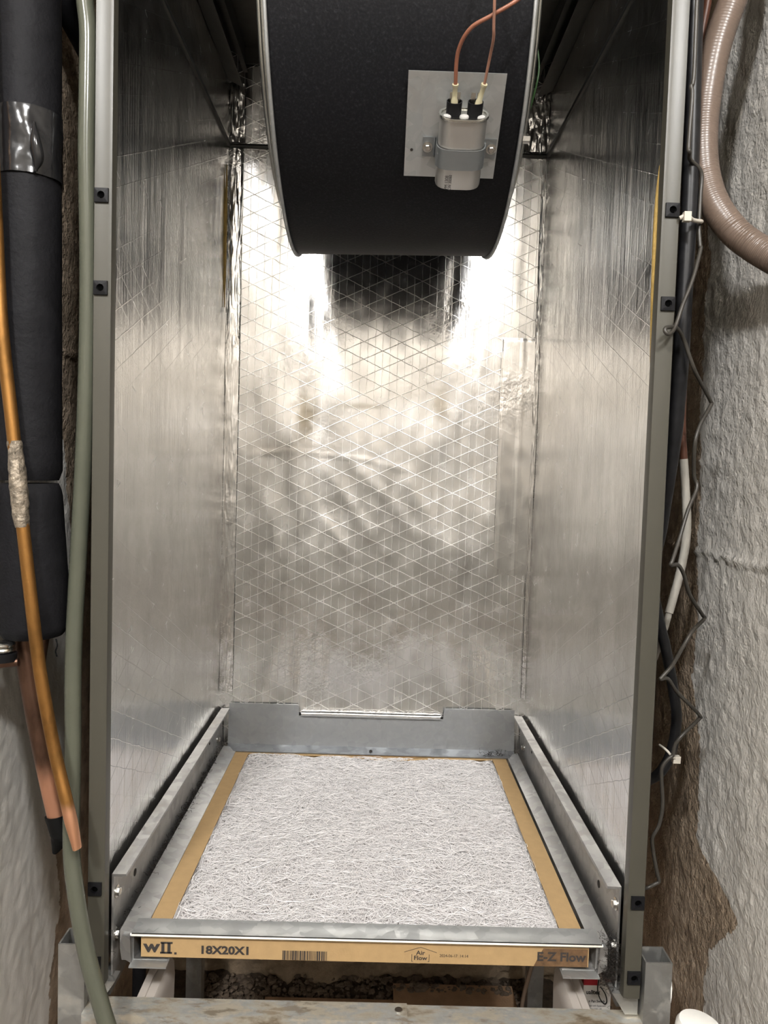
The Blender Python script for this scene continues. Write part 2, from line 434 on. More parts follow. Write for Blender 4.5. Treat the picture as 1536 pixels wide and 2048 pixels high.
struct(box('floor_room', -RX, RX, RYB, YO, FZ-.05, FZ, M['floor'], bevel=0))
struct(box('ceiling', -RX, RX, RYB, YB+.05, CZ, CZ+.05, M['room'], bevel=0))
struct(box('wall_front', -RX, RX, RYB-.05, RYB, FZ, CZ, M['room'], bevel=0))
struct(box('wall_room_left', -RX-.05, -RX, RYB, YO, FZ, CZ, M['room'], bevel=0))
struct(box('wall_room_right', RX, RX+.05, RYB, YO, FZ, CZ, M['room'], bevel=0))
struct(box('wall_return_left', -RX, XL, YO-.02, YO, FZ, CZ, M['room'], bevel=0))
struct(box('wall_return_right', XR, RX, YO-.02, YO, FZ, CZ, M['room'], bevel=0))
struct(box('added_dado_trim_1', -RX, RX, RYB, RYB+.012, FZ, .42, M['added_dado'], bevel=.002))  # added dado behind the camera, darkens the lower reflection in the back foil

td = NT('lamp_diffuser_glow')
em = td.n('ShaderNodeEmission'); em.inputs[0].default_value = (1, .995, .99, 1); em.inputs[1].default_value = LAMP_POWER
td.l(em.outputs[0], td.t.nodes['Material Output'].inputs[0])
for (lx, ly, lz), lab in zip(LAMPS, ('round white globe light hanging on the left behind the viewer', 'round white globe light hanging on the right behind the viewer')):
    lamp = thing('globe_light', lab, 'light', group='globe lights')
    lathe('ceiling_rose', [(.05, 0), (.06, .008), (.06, .02)], (lx, ly, CZ-.02), (0, 0, 1), M['white_plastic'], lamp)
    lathe('stem', [(.012, 0), (.012, CZ-.02-lz-.10), ], (lx, ly, lz+.099), (0, 0, 1), M['white_plastic'], lamp, 12)
    lathe('globe', [(.1*math.sin(a), -.1*math.cos(a)) for a in np.linspace(.1, math.pi-.12, 9)], (lx, ly, lz), (0, 0, 1), td.m, lamp, 14)

# ------------------------------------------------------------------ air handler cabinet
cab = thing('air_handler_cabinet', 'open foil-lined air handler cabinet with grey metal front posts', 'cabinet')
ZT = 1.30
DK = 1.141
def back_fn(zlo, zhi):
    def fn(x, z):
        e = min(1, (x+.259)/.03, (.259-x)/.03); e = max(e, 0)
        d = .0022*fbm(x*9, z*5, 1, 2) + .0012*fbm(x*30, z*8, 4, 2)
        # diagonal folds low in the middle, a level crease above them
        for (x0, z0, x1, z1, a, wd) in ((-.10, .48, .02, .32, .0009, .011), (-.06, .50, .09, .34, .0008, .012), (-.12, .42, -.02, .30, .0007, .009), (.04, .47, .12, .33, .0006, .012), (-.22, .490, -.14, .498, .0004, .003), (-.14, .498, .0, .484, .0005, .003), (-.02, .485, .06, .470, .0003, .004), (-.13, .49, -.128, .2, .0006, .004), (0, .6, .0, .25, .0005, .006)):
            vx, vz = x1-x0, z1-z0; L = vx*vx+vz*vz
            s = max(0, min(1, ((x-x0)*vx+(z-z0)*vz)/L)); px, pz = x0+s*vx, z0+s*vz
            q = math.hypot(x-px, z-pz) + .004*fbm(x*40, z*40, 2, 2)
            d += a*math.exp(-(q/wd)**2)*math.sin(math.pi*min(1, max(0.02, s)))**.5
        return (x, .538 - d*e - max(0, z-.99)*.05 - .005*max(0, min(1, (.13-z)/.07))**2, z)
    return fn
grid_obj('back_liner', list(np.linspace(-.262, .262, 150)), list(np.linspace(-.04, .99, 260)), back_fn(0, 1), M['foil_back'], cab)['label'] = 'crinkled silver foil back liner with diamond scrim'
grid_obj('back_liner', list(np.linspace(-.262, .262, 90)), list(np.linspace(.99, DK, 40)), back_fn(0, 1), M['foil_back'], cab)
box('back_panel', -.2715, .2715, .546, .552, -.04, ZT, M['post'], cab)
for s in (-1, 1):
    def side_fn(y, z, s=s):
        d = .0011*fbm(y*7+s, z*3, 2, 2) + .0004*fbm(y*60, z*4, 4, 2)
        return (s*(.2595 - d), y, z)
    grid_obj('side_liner', list(np.linspace(-.004, .54, 90)), list(np.linspace(-.04, .99, 120)), side_fn, M['foil_side'], cab)
    grid_obj('side_liner', list(np.linspace(-.004, .54, 60)), list(np.linspace(.99, DK, 30)), side_fn, M['foil_side'], cab)
    box('side_panel', s*.2705, s*.2715, .0, .546, -.04, ZT, M['post'], cab, 0)
    box('liner_core', s*.2612, s*.2704, .0005, .545, -.04, ZT, M['yellow'], cab, 0)
    # front post: folded flange with a rounded inner edge
    o = prism('post', [(s*.2717, .02), (s*.2717, -.010), (s*.2707, -.012), (s*.2588, -.012), (s*.2553, -.0105), (s*.2546, -.0065), (s*.2546, .0), (s*.2580, .0005), (s*.2605, -.003), (s*.2700, -.004), (s*.2700, .02)], 'Z', -.042, ZT, M['post'], cab, .0009, 3)
    for zc in ((.7147, .6306, .0562, -.0185) if s < 0 else (.7186, .6329, .0559, -.0200)):
        # square speed-nut clip with a hole
        xc = s*.2640; hw = .0064; r = .0034; N = 16; V = []; Fc = []
        for k in range(N):
            a = 2*math.pi*k/N; c, q = math.cos(a), math.sin(a); m = max(abs(c), abs(q))
            V += [(xc+hw*c/m, -.0142, zc+hw*q/m), (xc+r*c, -.0146, zc+r*q), (xc+hw*c/m, -.0119, zc+hw*q/m), (xc+r*.9*c, -.0122, zc+r*.9*q)]
        for k in range(N):
            a, b = 4*k, 4*((k+1) % N)
            Fc += [(a, b, b+1, a+1), (a, a+2, b+2, b), (a+1, b+1, b+3, a+3), (a+3, b+3, b+2, a+2)]
        c = mesh_obj('clip', V, Fc, M['black_plastic'], o)
        lathe('clip_hole', [(r*.86, 0), (r*.86, .0006)], (xc, -.0124, zc), (0, 1, 0), M['void'], o, 12)
# seam bead around the liner where upper and lower liners meet
for s in (-1, 1):
    prism('seam_bead', [(s*.2600, .986), (s*.2570, .9868), (s*.2562, .990), (s*.2570, .9928), (s*.2600, .994)], 'Y', .0, .53, M['seam'], cab, 0)
prism('seam_bead', [(.5385, .986), (.5345, .987), (.5335, .990), (.5345, .993), (.5385, .994)], 'X', -.259, .259, M['seam'], cab, 0)
# blower deck and its slide rails
bm = bmesh.new()
add_box(bm, -.262, .262, .0, .545, DK, DK+.004)
bm_obj('blower_deck', bm, M['deck'], cab)
box('deck_flange', -.245, .245, .526, .5285, DK-.026, DK, M['deck'], cab)
for s in (-1, 1):
    prism('deck_rail', [(s*.2590, 1.083), (s*.2370, 1.073), (s*.2350, 1.073), (s*.2350, 1.075), (s*.2375, 1.077), (s*.2570, 1.087), (s*.2570, DK), (s*.2590, DK)], 'Y', .004, .515, M['deck'], cab, .0004)
    prism('deck_rail', [(s*.2360, DK), (s*.2360, 1.098), (s*.2290, 1.098), (s*.2290, 1.100), (s*.2345, 1.100), (s*.2345, DK)], 'Y', .004, .52, M['deck'], cab, .0004)
# crumpled foil tape in the back corners
def corner_tape(s, x_in, amp, seed, z0=.09, z1=.985, lean=0.):
    def fn(u, z):
        x = .2590 - (.2590-x_in)*u
        d = amp*(abs(fbm(u*3, z*16, seed, 3)) + .5*fbm(u*12, z*50, seed+3, 2)) + .0012*math.sin(u*math.pi)
        return (s*x, .5345 + .001*u - abs(d) - lean*(z-.99) - .005*max(0, min(1, (.13-z)/.07))**2, z)
    return grid_obj('corner_foil_tape', list(np.linspace(0, 1, 22)), list(np.linspace(z0, z1, int((z1-z0)*460))), fn, M['foil_tape'], cab)
corner_tape(-1, .237, .0009, 1.3)
corner_tape(1, .252, .0012, 7.7)
corner_tape(-1, .234, .004, 2.2, .995, 1.085, .05); corner_tape(1, .220, .004, 5.1, .995, 1.085, .05)
# square-cornered foil patch at the right of the back liner
def patch_fn(x, z):
    e = min((x-.197)/.004, (.695-z)/.004, 1); e = max(e, 0)
    return (x, .5365 - .0012*e - .0009*fbm(x*40, z*12, 8, 2) - .0007*math.exp(-((x-.232)/.004)**2), z)
grid_obj('foil_patch', [.1968]+list(np.linspace(.197, .2575, 40)), list(np.linspace(.30, .695, 160))+[.6952], patch_fn, M['foil_tape'], cab)
# glass-wool edges showing
tube('insulation_edge', [(-.2578, .512, .95), (-.2580, .511, .85), (-.2578, .512, .725)], .0022, M['yellow'], cab, 8, rfun=lambda t, p: .0024*math.sin(math.pi*min(max(t, .03), .97))**.5)
tube('insulation_edge', [(.2562, .003, .765), (.2556, .0022, .70), (.2566, .003, .58)], .003, M['yellow'], cab, 8, rfun=lambda t, p: .0036*math.sin(math.pi*min(max(t, .03), .97))**.5)

def bolt(parent, p, axis, r=.0042):
    lathe('bolt', [(r*1.5, 0), (r*1.5, .001), (r*1.02, .0012)], p, axis, M['bolt'], parent, 16)
    lathe('bolt_head', [(r, .001), (r, .0036), (r*.8, .0044)], p, axis, M['bolt'], parent, 6, 20)
# base rails
for s in (-1, 1):
    o = prism('base_rail', [(s*.2535, -.042), (s*.2535, .062), (s*.2395, .0625), (s*.2390, .060), (s*.2515, .0595), (s*.2515, -.042)], 'Y', .004, .528, M['galv_rail'], cab, .0006)
    o['label'] = 'galvanised base rail'
    for y, z in ((.012, .040), (.012, -.004), (.497, .050), (.490, .022)):
        bolt(o, (s*.2515, y, z), (-s, 0, 0))
    for y, z, r in ((.07, .028, .004), (.43, .038, .003)):
        lathe('slot', [(r, 0), (r, .0003)], (s*.2513, y, z), (-s, 0, 0), M['lint'], o, 14, sx=1., side=(0, 1, 0))
# filter rack: side channels, rear upstand with a notch, front lip
rk = cab
for s in (-1, 1):
    xi = .2215 if s < 0 else .2255
    prism('rack_channel', [(s*.2440, .0065), (s*xi, .0030), (s*xi, .0018), (s*.2300, .0036), (s*.2300, -.0225), (s*.197, -.0225), (s*.197, -.0240), (s*.2315, -.0240), (s*.2420, -.0240), (s*.2440, -.012)], 'Y', .0015, .505, M['galv_rail'], rk, .0004)
    prism('rack_ledge', [(s*.1950, -.0230), (s*.2315, -.0230), (s*.2315, -.0244), (s*.1950, -.0244)], 'Y', -.010, .02, M['galv'], rk, .0004)
    prism('rack_stop', [(s*.2310, -.0235), (s*.2400, -.0180), (s*.2400, .0040), (s*.2325, .0040)], 'Y', -.004, .0014, M['galv_rail'], rk, .0006)
nt = [(-.240, .0045), (-.240, .0735), (-.1255, .0735), (-.1235, .0715), (-.1225, .0555), (.1200, .0555), (.1215, .0715), (.1235, .0735), (.2405, .0735), (.2405, .0045)]
o = prism('rear_upstand', nt, 'Y', 0, .0012, M['galv_dark'], cab, .0004)
for v in o.data.vertices:
    v.co.y += .5265 - .010*((.0735-v.co.z)/.07); v.co.z -= .0016*(v.co.z > .03)
prism('rear_rack_flange', [(.4900, .0022), (.5180, .0046), (.5180, .0060), (.4900, .0036)], 'X', -.2385, .2395, M['galv_dark'], cab, .0003)
tube('foil_fold', [(-.118, .5215, .0585), (-.05, .5213, .059), (.05, .5213, .0585), (.115, .5215, .0585)], .0052, M['foil_tape'], cab, 12, rfun=lambda t, p: .0050+.0006*fbm(t*20, 0, 0, 2))
lathe('screw_head', [(.0028, 0), (.0024, .0012), (.001, .0016)], (.0, .500, .0052), (0, -.2, 1), M['lint'], cab, 10)
# front lip: plate, raised rear bend, rolled front hem
prism('front_lip', [(-.0030, .0030), (-.0036, .0046), (-.0022, .0062), (.0002, .0060), (.0035, .0046), (.0190, .0050), (.0232, .0062), (.0242, .0055), (.0232, .0042), (.0190, .0032), (.0035, .0030)], 'X', -.2325, .2355, M['galv'], cab, .0003)
prism('hem', [(-.0038, .0036), (-.0046, .0048), (-.0038, .0062), (-.0024, .0066), (-.0014, .0058)], 'X', -.231, .2345, M['rim'], cab, .0002)

# ------------------------------------------------------------------ air filter
flt = thing('air_filter', 'white fibreglass air filter in a tan cardboard frame in the cabinet base', 'filter')
FX0, FX1, FY0, FY1 = -.2225, .2225, .0, .495
def filt_h(x, y): return -.0055 + .0032*fbm(x*26, y*26, 3, 3) + .0012*fbm(x*80, y*80, 5, 2)
box('frame_front', FX0, FX1, FY0, FY0+.002, -.019, .0012, M['cardboard'], flt, .0006)
box('frame_back', FX0, FX1, FY1-.002, FY1, -.019, .0012, M['cardboard'], flt, .0006)
for s in (-1, 1):
    box('frame_side', s*.2203, s*.2225, FY0+.002, FY1-.002, -.019, .0012, M['cardboard'], flt, .0006)
    box('frame_flap', s*.2000, s*.2225, FY0+.0005, FY1-.0005, .0004, .0016, M['cardboard'], flt, .0004)
box('frame_flap', -.2, .2, FY0+.0005, FY0+.024, .0002, .0013, M['cardboard'], flt, .0004)
bmk = bmesh.new()
N = 60; rows = []
for i in range(N+1):
    x = -.2225+.445*i/N; d = .004*math.exp(-((x-.03)/.05)**2)
    rows.append([bmk.verts.new(p) for p in ((x, .494-d*.5, .0012-d), (x, .4865-d, .0016-d), (x, .4855-d, .0006-d), (x, .494, -.001))])
for a, b in zip(rows, rows[1:]):
    for k in range(4): bmk.faces.new((a[k], b[k], b[(k+1) % 4], a[(k+1) % 4]))
bm_obj('frame_flap', bmk, M['cardboard'], flt, angle=30)
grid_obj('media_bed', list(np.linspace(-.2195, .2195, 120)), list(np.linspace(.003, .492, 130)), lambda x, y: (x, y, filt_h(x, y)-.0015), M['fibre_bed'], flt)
# loose spun-glass fibres
NS, SG = 19000, 9
cx = rng.uniform(-.205, .205, NS); cy = rng.uniform(.006, .489, NS)
th = rng.uniform(0, 2*np.pi, NS); L = rng.uniform(.015, .055, NS); kap = rng.normal(0, 45, NS); kap2 = rng.normal(0, 900, NS)
s = np.linspace(-.5, .5, 60)[None, :]*L[:, None]
ang = th[:, None] + kap[:, None]*s + kap2[:, None]*s*s
ds = (L/59)[:, None]
px = cx[:, None]+np.cumsum(np.cos(ang)*ds, 1); py = cy[:, None]+np.cumsum(np.sin(ang)*ds, 1)
idx = np.linspace(0, 59, SG).astype(int); px = px[:, idx]; py = py[:, idx]
px = np.clip(px, -.2005+rng.uniform(0, .006, (NS, 1)), .2005-rng.uniform(0, .006, (NS, 1))); py = np.clip(py, .004, .4855)
gx, gy = np.linspace(-.23, .23, 116), np.linspace(-.01, .5, 128)
H = np.array([[filt_h(x, y) for x in gx] for y in gy])
ix = (px+.23)/.46*115; iy = (py+.01)/.51*127; i0 = np.clip(ix.astype(int), 0, 114); j0 = np.clip(iy.astype(int), 0, 126); fx = ix-i0; fy = iy-j0
hz = H[j0, i0]*(1-fx)*(1-fy)+H[j0, i0+1]*fx*(1-fy)+H[j0+1, i0]*(1-fx)*fy+H[j0+1, i0+1]*fx*fy
lift = rng.uniform(-.0005, .0052, (NS, 1)); arch = rng.uniform(0, .0025, (NS, 1))*np.sin(np.linspace(0, np.pi, SG))[None, :]
pz = np.minimum(hz+lift+arch, .0055)
rads = np.where(np.arange(NS) < 2600, rng.uniform(.00030, .00042, NS), rng.uniform(.00015, .00028, NS))
pz[:2600] = np.minimum(pz[:2600]+.0012, .0062)
o = strands('media_fibres', np.stack([px, py, pz], 2), rads, M['fibre'], flt)
o['kind'] = 'stuff'
# print on the front edge
def FT(x, z): return Matrix.Translation((x, -.0004, z)) @ Matrix.Rotation(math.pi/2, 4, 'X')
lettering('print_size', '18X20X1', .0112, FT(-.1393, -.0108), M['ink'], flt, 1.16, .00045)
lettering('print_brand', 'w', .0165, FT(-.2120, -.0085) @ Matrix.Shear('XY', 4, (.35, 0)), M['ink'], flt, 1.25, .0006)
bm = bmesh.new()
for x0 in (-.2035, -.1975):
    for (xa, xb, za, zb) in ((x0+.0012, x0+.0042, -.0145, -.0040), (x0, x0+.0058, -.0152, -.0135), (x0+.0004, x0+.0062, -.0050, -.0033)):
        add_box(bm, xa, xb, -.0005, -.0001, za, zb)
add_box(bm, -.1895, -.1872, -.0005, -.0001, -.0158, -.0138)
bm_obj('print_brand', bm, M['ink'], flt)
lettering('print_date', '2024-06-17  14:14', .0042, FT(.0880, -.0105), M['ink'], flt, .92)
lettering('print_airflow', 'Air', .0062, FT(.0548, -.0082), M['ink'], flt, 1.1, .0001)
lettering('print_airflow', 'Flow', .0062, FT(.0548, -.0135), M['ink'], flt, 1.1, .0001)
lettering('print_name', 'E-Z Flow', .0125, FT(.1950, -.0092), M['ink'], flt, 1.05, .0004)
bm = bmesh.new()
def ibox(x0, x1, z0, z1): add_box(bm, x0, x1, -.0005, -.0001, z0, z1)
x = -.0822
while x < -.0380:
    wd = random.choice((.0005, .0005, .0010, .0014)); ibox(x, x+wd, -.0185, -.0092); x += wd+random.choice((.0005, .0006, .0010))
bm_obj('print_barcode', bm, M['ink'], flt)
bm = bmesh.new()
for (xa, za, xb, zb) in ((.0385, -.0075, .0548, -.0022), (.0548, -.0022, .0710, -.0075), (.0462, -.0095, .0462, -.0170), (.0634, -.0095, .0634, -.0170), (.0462, -.0170, .0476, -.0170), (.0620, -.0170, .0634, -.0170)):
    d = Vector((xb-xa, zb-za)).normalized()*.00022; n = Vector((-d.y, d.x))
    vs4 = [bm.verts.new((p[0], -.0004, p[1])) for p in ((xa+n.x, za+n.y), (xb+n.x, zb+n.y), (xb-n.x, zb-n.y), (xa-n.x, za-n.y))]
    bm.faces.new(vs4)
bm_obj('print_arrow', bm, M['ink'], flt)
bm = bmesh.new()
V = [bm.verts.new(p) for p in ((.1680, -.00025, -.0188), (.1720, -.00025, -.0100), (.1770, -.00025, -.0005), (.2215, -.00025, -.0005), (.2215, -.00025, -.0188))]
bm.faces.new(V)
bm_obj('stain', bm, plain('brown_stain', srgb(98, 74, 50), .8, var=.4, vscale=150), flt)

# lint caught in the front corner
def lint(name, c, size, n, label):
    C0 = rng.normal(0, 1, (n, 1, 3))*np.array(size)/2 + np.array(c)
    step = rng.normal(0, .0016, (n, 7, 3)); P = C0 + np.cumsum(step, axis=1)
    o = strands(name, P, np.full(n, .00018), M['lint']); o['kind'] = 'stuff'; o['label'] = label; o['category'] = 'lint'
    return o
lint('lint_clump', (.2435, .002, -.014), (.008, .010, .022), 420, 'dark grey lint clump in the right front corner of the cabinet')
lint('lint_wisp', (.2000, .497, .006), (.022, .003, .003), 60, 'small lint wisp at the rear right of the filter')
lint('lint_streak', (-.2465, .30, .004), (.003, .26, .004), 500, 'dark lint streak along the left base rail')

# ------------------------------------------------------------------ blower
BC = Vector((.004, .255, 1.01)); BR = .256; HW = .1275
blw = thing('blower_housing', 'round black blower housing with steel rims hanging in the cabinet', 'blower')
blw.location = BC; blw.rotation_euler = (0, -.020, 0)
A0 = math.asin((DK-.001-BC.z)/BR)
def arc(n, r):  # from the front deck edge down and round to the back; (y, z) local
    return [(-r*math.cos(a), -r*math.sin(a)) for a in np.linspace(-A0, math.pi+A0, n)]
V = []; Fc = []; n = 96
for r, off in ((BR, 0), (BR-.0015, 0)):
    for (y, z) in arc(n, r): V += [(-HW, y, z), (HW, y, z)]
for i in range(n-1):
    a = 2*i; Fc.append((a, a+1, a+3, a+2)); b = a+2*n; Fc.append((b, b+2, b+3, b+1))
mesh_obj('housing_wrap', V, Fc, M['housing'], blw, angle=60)
zt = DK-.001-BC.z
for s in (-1, 1):
    out = arc(n, BR+.0015); hole = .150; V = []; Fc = []
    # side plate as a ring between the outline and the round inlet
    for (y, z) in out:
        L_ = math.hypot(y, z)
        V += [(s*(HW-.0005), y, z), (s*(HW+.0012), y, z), (s*(HW+.0012), y*hole/L_, z*hole/L_), (s*(HW-.0005), y*hole/L_, z*hole/L_)]
    for i in range(n-1):
        a, b = 4*i, 4*i+4
        Fc += [(a, b, b+1, a+1), (a+1, b+1, b+2, a+2), (a+2, b+2, b+3, a+3), (a+3, b+3, b, a)]
    mesh_obj('side_plate', V, Fc, M['galv'], blw, angle=40)
    # rolled rim
    tube('rim_bead', [(s*(HW+.0012), y*1.003, z*1.003) for y, z in out[::2]], .0020, M['galv'], blw, 8, smooth_path=False)
    # stepped inlet rings
    for r, xo, rr in ((.226, .0055, .005), (.208, .0115, .005), (.185, .0150, .005)):
        pts = [(s*(HW+xo), -r*math.cos(a), -r*math.sin(a)) for a in np.linspace(-.60, math.pi+.60, 60)]
        tube('inlet_ring', pts, rr, M['rim'] if xo > .004 else M['galv'], blw, 8, smooth_path=False)
# motor mount bolt with rubber grommet on the right
gy, gz = -.135, -.177
lathe('grommet', [(.006, 0), (.0135, .0012), (.0145, .004), (.0135, .007), (.010, .008)], (HW+.001, gy, gz), (1, 0, 0), M['black_plastic'], blw)
lathe('washer', [(.0118, .0045), (.0118, .0075), (.006, .0085)], (HW+.001, gy, gz), (1, 0, 0), M['rim'], blw)
lathe('mount_bolt', [(.0048, .008), (.0048, .0165), (.004, .0175)], (HW+.001, gy, gz), (1, 0, 0), M['bolt'], blw, 6, 20)
lathe('screw_hole', [(.0022, 0), (.0022, .0004)], (-.045, -BR*math.cos(.33), -BR*math.sin(.33)), (0, -math.cos(.33), -math.sin(.33)), M['lint'], blw, 10)

# capacitor plate, capacitor and strap, in the frame of the plate
PA = math.radians(45.7)
nv = Vector((0, -math.cos(PA), -math.sin(PA))); tv = Vector((0, math.sin(PA), -math.cos(PA))); xv = Vector((1, 0, 0))
PO = Vector((0, BC.y, BC.z)) + nv*(BR+.0004)
def PL(x, t, n_): return PO + xv*x + tv*t + nv*n_
PM = Matrix.Translation(PO) @ Matrix((xv, -tv, nv)).transposed().to_4x4()   # local x right, y up the plate, z out
pl = thing('capacitor_plate', 'square galvanised mounting plate on the black blower housing', 'plate')
bm = bmesh.new(); add_box(bm, .0165, .1135, -.052, .052, .0, .0012)
bm.transform(PM); bm_obj('plate', bm, M['galv_old'] if False else M['galv'], pl, .0003)
lathe('plate_hole', [(.0016, .0012), (.0016, .0015)], PL(.0235, .024, 0), nv, M['lint'], pl, 10)
# strap
def stad(hw, hd, n_=10):
    """stadium outline, flat sides along x, half width hw, half depth hd (x, n)"""
    P = []
    for k in range(n_+1):
        a = -math.pi/2+math.pi*k/n_; P.append((hw-hd+hd*math.cos(a), hd*math.sin(a)))
    for k in range(n_+1):
        a = math.pi/2+math.pi*k/n_; P.append((-(hw-hd)+hd*math.cos(a), hd*math.sin(a)))
    return P
CX, CW, CD = .0735, .0240, .0150
cn = CD+.0016
cap_ = thing('run_capacitor', 'oval silver run capacitor with two black terminals strapped to the plate', 'capacitor')
def oval(name, rings, mat, parent):
    V = []; Fc = []; m = 0
    for (hw, hd, t) in rings:
        o_ = stad(hw, hd); m = len(o_); V += [PL(CX+a, t, cn+b) for a, b in o_]
    for i in range(len(rings)-1):
        for k in range(m): Fc.append((i*m+k, i*m+(k+1) % m, (i+1)*m+(k+1) % m, (i+1)*m+k))
    Fc.append(tuple(range(m))); Fc.append(tuple(range((len(rings)-1)*m, len(rings)*m)))
    return mesh_obj(name, V, Fc, mat, parent, angle=40)
oval('can', [(CW-.003, CD-.003, .0525), (CW-.0008, CD-.0008, .0515), (CW, CD, .049), (CW, CD, -.0185)], M['can'], cap_)
oval('rim', [(CW, CD, -.0165), (CW+.0013, CD+.0013, -.0172), (CW+.0016, CD+.0016, -.0188), (CW+.0010, CD+.0010, -.0200), (CW-.0012, CD-.0012, -.0198), (CW-.0016, CD-.0016, -.0186)], M['rim'], cap_)
for xo, r in ((0, .0048), (-.017, .0042), (.017, .0042)):
    lathe('resin_dot', [(r, 0), (r*.9, .0012), (r*.5, .0018)], PL(CX+xo, -.0187, cn+.006), -tv, M['resin'], cap_, 14)
for xo in (-.0105, .0105):
    tm = lathe('terminal', [(.0076, 0), (.0078, .0125), (.0070, .0125), (.0066, .004)], PL(CX+xo, -.0187, cn), -tv, M['black_plastic'], cap_, 20)
    for dx in (-.0030, .0030):
        bm = bmesh.new(); add_box(bm, CX+xo+dx-.0022, CX+xo+dx+.0022, .030, .0395, cn-.0005, cn+.0005); bm.transform(PM)
        bm_obj('blade', bm, M['rim'], tm)
lettering('print', 'PM 1308', .0052, PM @ Matrix.Translation((CX-.0125, -.0437, cn+CD+.0003)) @ Matrix.Rotation(math.pi/2, 4, 'Z'), M['ink'], cap_, .8)
lettering('print', 'CW 30080', .0046, PM @ Matrix.Translation((CX-.0088, -.0437, cn+CD+.0003)) @ Matrix.Rotation(math.pi/2, 4, 'Z'), M['ink'], cap_, .8)
# strap wrapped over the can, with two ears
outl = []
for k in range(13):
    a = math.pi*k/12
    outl.append((CX+(CW+.0010)*1.0*(-1 if False else 1)*math.copysign(abs(math.cos(a))**.55, math.cos(a)), .0016+(2*CD+.0012)*math.sin(a)**.45))
prof = [(CX+.0385, .0014), (CX+CW+.0032, .0014), (CX+CW+.0022, .0026)] + outl + [(CX-CW-.0022, .0026), (CX-CW-.0032, .0014), (CX-.0385, .0014)]
V = []; Fc = []
for t0, dn in ((.010, .0), (.030, .0), (.030, .0011), (.010, .0011)):
    for (x_, n_) in prof:
        sc = 1 + (dn/.03)
        V.append(PL(CX+(x_-CX)*(sc if n_ > .003 else 1), t0, n_+dn))
m = len(prof)
for q in range(4):
    for i in range(m-1):
        a, b = q*m+i, ((q+1) % 4)*m+i; Fc.append((a, a+1, b+1, b))
st = mesh_obj('strap', V, Fc, M['strap'], pl, angle=35)
for xo in (-.0335, .0335): bolt(st, PL(CX+xo, .020, .0024), nv, .0036)

# leads
def boot(p0, p1, parent):
    d = Vector(p1)-Vector(p0); L_ = d.length
    lathe('boot', [(.0034, 0), (.0034, L_*.28), (.0024, L_*.36), (.0024, L_*.86), (.0031, L_*.90), (.0031, L_)], p0, d, M['boot'], parent, 14)
ta, tb = PL(CX-.0105, -.026, cn+.001), PL(CX+.0125, -.026, cn+.001)
ba, bb = PL(CX-.0115, -.0480, cn+.004), PL(CX+.0165, -.0490, cn+.004)
wa = thing('brown_wire', 'thicker rust-brown wire rising from the left capacitor terminal', 'wire')
boot(ta, ba, wa)
tube('lead', [Vector(ta)*.2+Vector(ba)*.8, ba, (.0616, .006, .8640), (.0705, -.012, .8752), (.0891, -.022, .8822), (.1101, -.028, .8924), (.1442, -.020, .9245), (.1794, .0, .9697)], .0019, M['wire_brown'], wa, 10)
wb_ = thing('tan_wire', 'thinner tan wire rising from the right capacitor terminal', 'wire')
boot(tb, bb, wb_)
tube('lead', [Vector(tb)*.2+Vector(bb)*.8, bb, (.0918, .006, .8610), (.0923, -.010, .8680), (.0908, -.020, .8758), (.0884, -.034, .8964), (.0845, -.030, .9288), (.0888, -.02, .9754)], .0014, M['wire_tan'], wb_, 10)
tag(tube('green_wire', [(.1467, .11, .99), (.1470, .10, .9527), (.1526, .1, .9273), (.1562, .1, .9043), (.1548, .1, .8862), (.1512, .11, .8675), (.1471, .12, .8561), (.1422, .13, .8486)], .0010, M['wire_green'], None, 8),
    'thin green ground wire beside the right rim of the blower', 'wire')

# ------------------------------------------------------------------ stand below the cabinet
sd = thing('equipment_stand', 'weathered galvanised square tube stand under the cabinet', 'stand')
def sq_tube(name, x0, x1, y0, y1, z0, z1, mat, parent, wall=.0016):
    """upright square tube, open at the top"""
    bm = bmesh.new()
    O = [(x0, y0), (x1, y0), (x1, y1), (x0, y1)]; I = [(x0+wall, y0+wall), (x1-wall, y0+wall), (x1-wall, y1-wall), (x0+wall, y1-wall)]
    R = [[bm.verts.new((*p, z)) for p in P] for P, z in ((O, z0), (O, z1), (I, z1), (I, z1-.06))]
    for a, b in zip(R, R[1:]):
        for k in range(4): bm.faces.new((a[k], a[(k+1) % 4], b[(k+1) % 4], b[k]))
    bm.faces.new(R[0]); bm.faces.new(R[3])
    return bm_obj(name, bm, mat, parent, .0007, 2, angle=35)
sq_tube('leg', -.2985, -.2730, -.014, .012, FZ, .001, M['stand'], sd)
lr = sq_tube('leg', .2745, .3010, -.014, .012, FZ, -.0035, M['stand'], sd)
bm = bmesh.new()
bmesh.ops.create_uvsphere(bm, u_segments=16, v_segments=10, radius=1)
for v in bm.verts:
    q = 1+.18*fbm(v.co.x*2, v.co.y*2, v.co.z*2, 2)
    v.co = Vector((.3012+.0012*v.co.x, -.0095+.0055*v.co.y*q, -.0335+.0145*v.co.z*q))
bm_obj('paint_blob', bm, M['white_pvc'], lr, smooth=True)
sq_tube('leg', -.2985, -.2730, .498, .523, FZ, -.045, M['stand'], sd)
sq_tube('leg', .2765, .3020, .498, .523, FZ, -.045, M['stand'], sd)
fr = box('front_rail', -.2730, .0430, -.021, .0045, -.0895, -.0640, M['galv_old'], sd, .0012)
box('front_rail', .0425, .2745, -.0195, .0045, -.0900, -.0655, M['galv_old'], sd, .0012)
lathe('rail_screw', [(.0040, 0), (.0038, .0012), (.0015, .0014)], (.0345, -.006, -.0640), (0, 0, 1), M['bolt'], fr, 14)
box('rear_rail', -.2730, .2765, .499, .5225, -.0705, -.0450, M['stand'], sd, .0012)
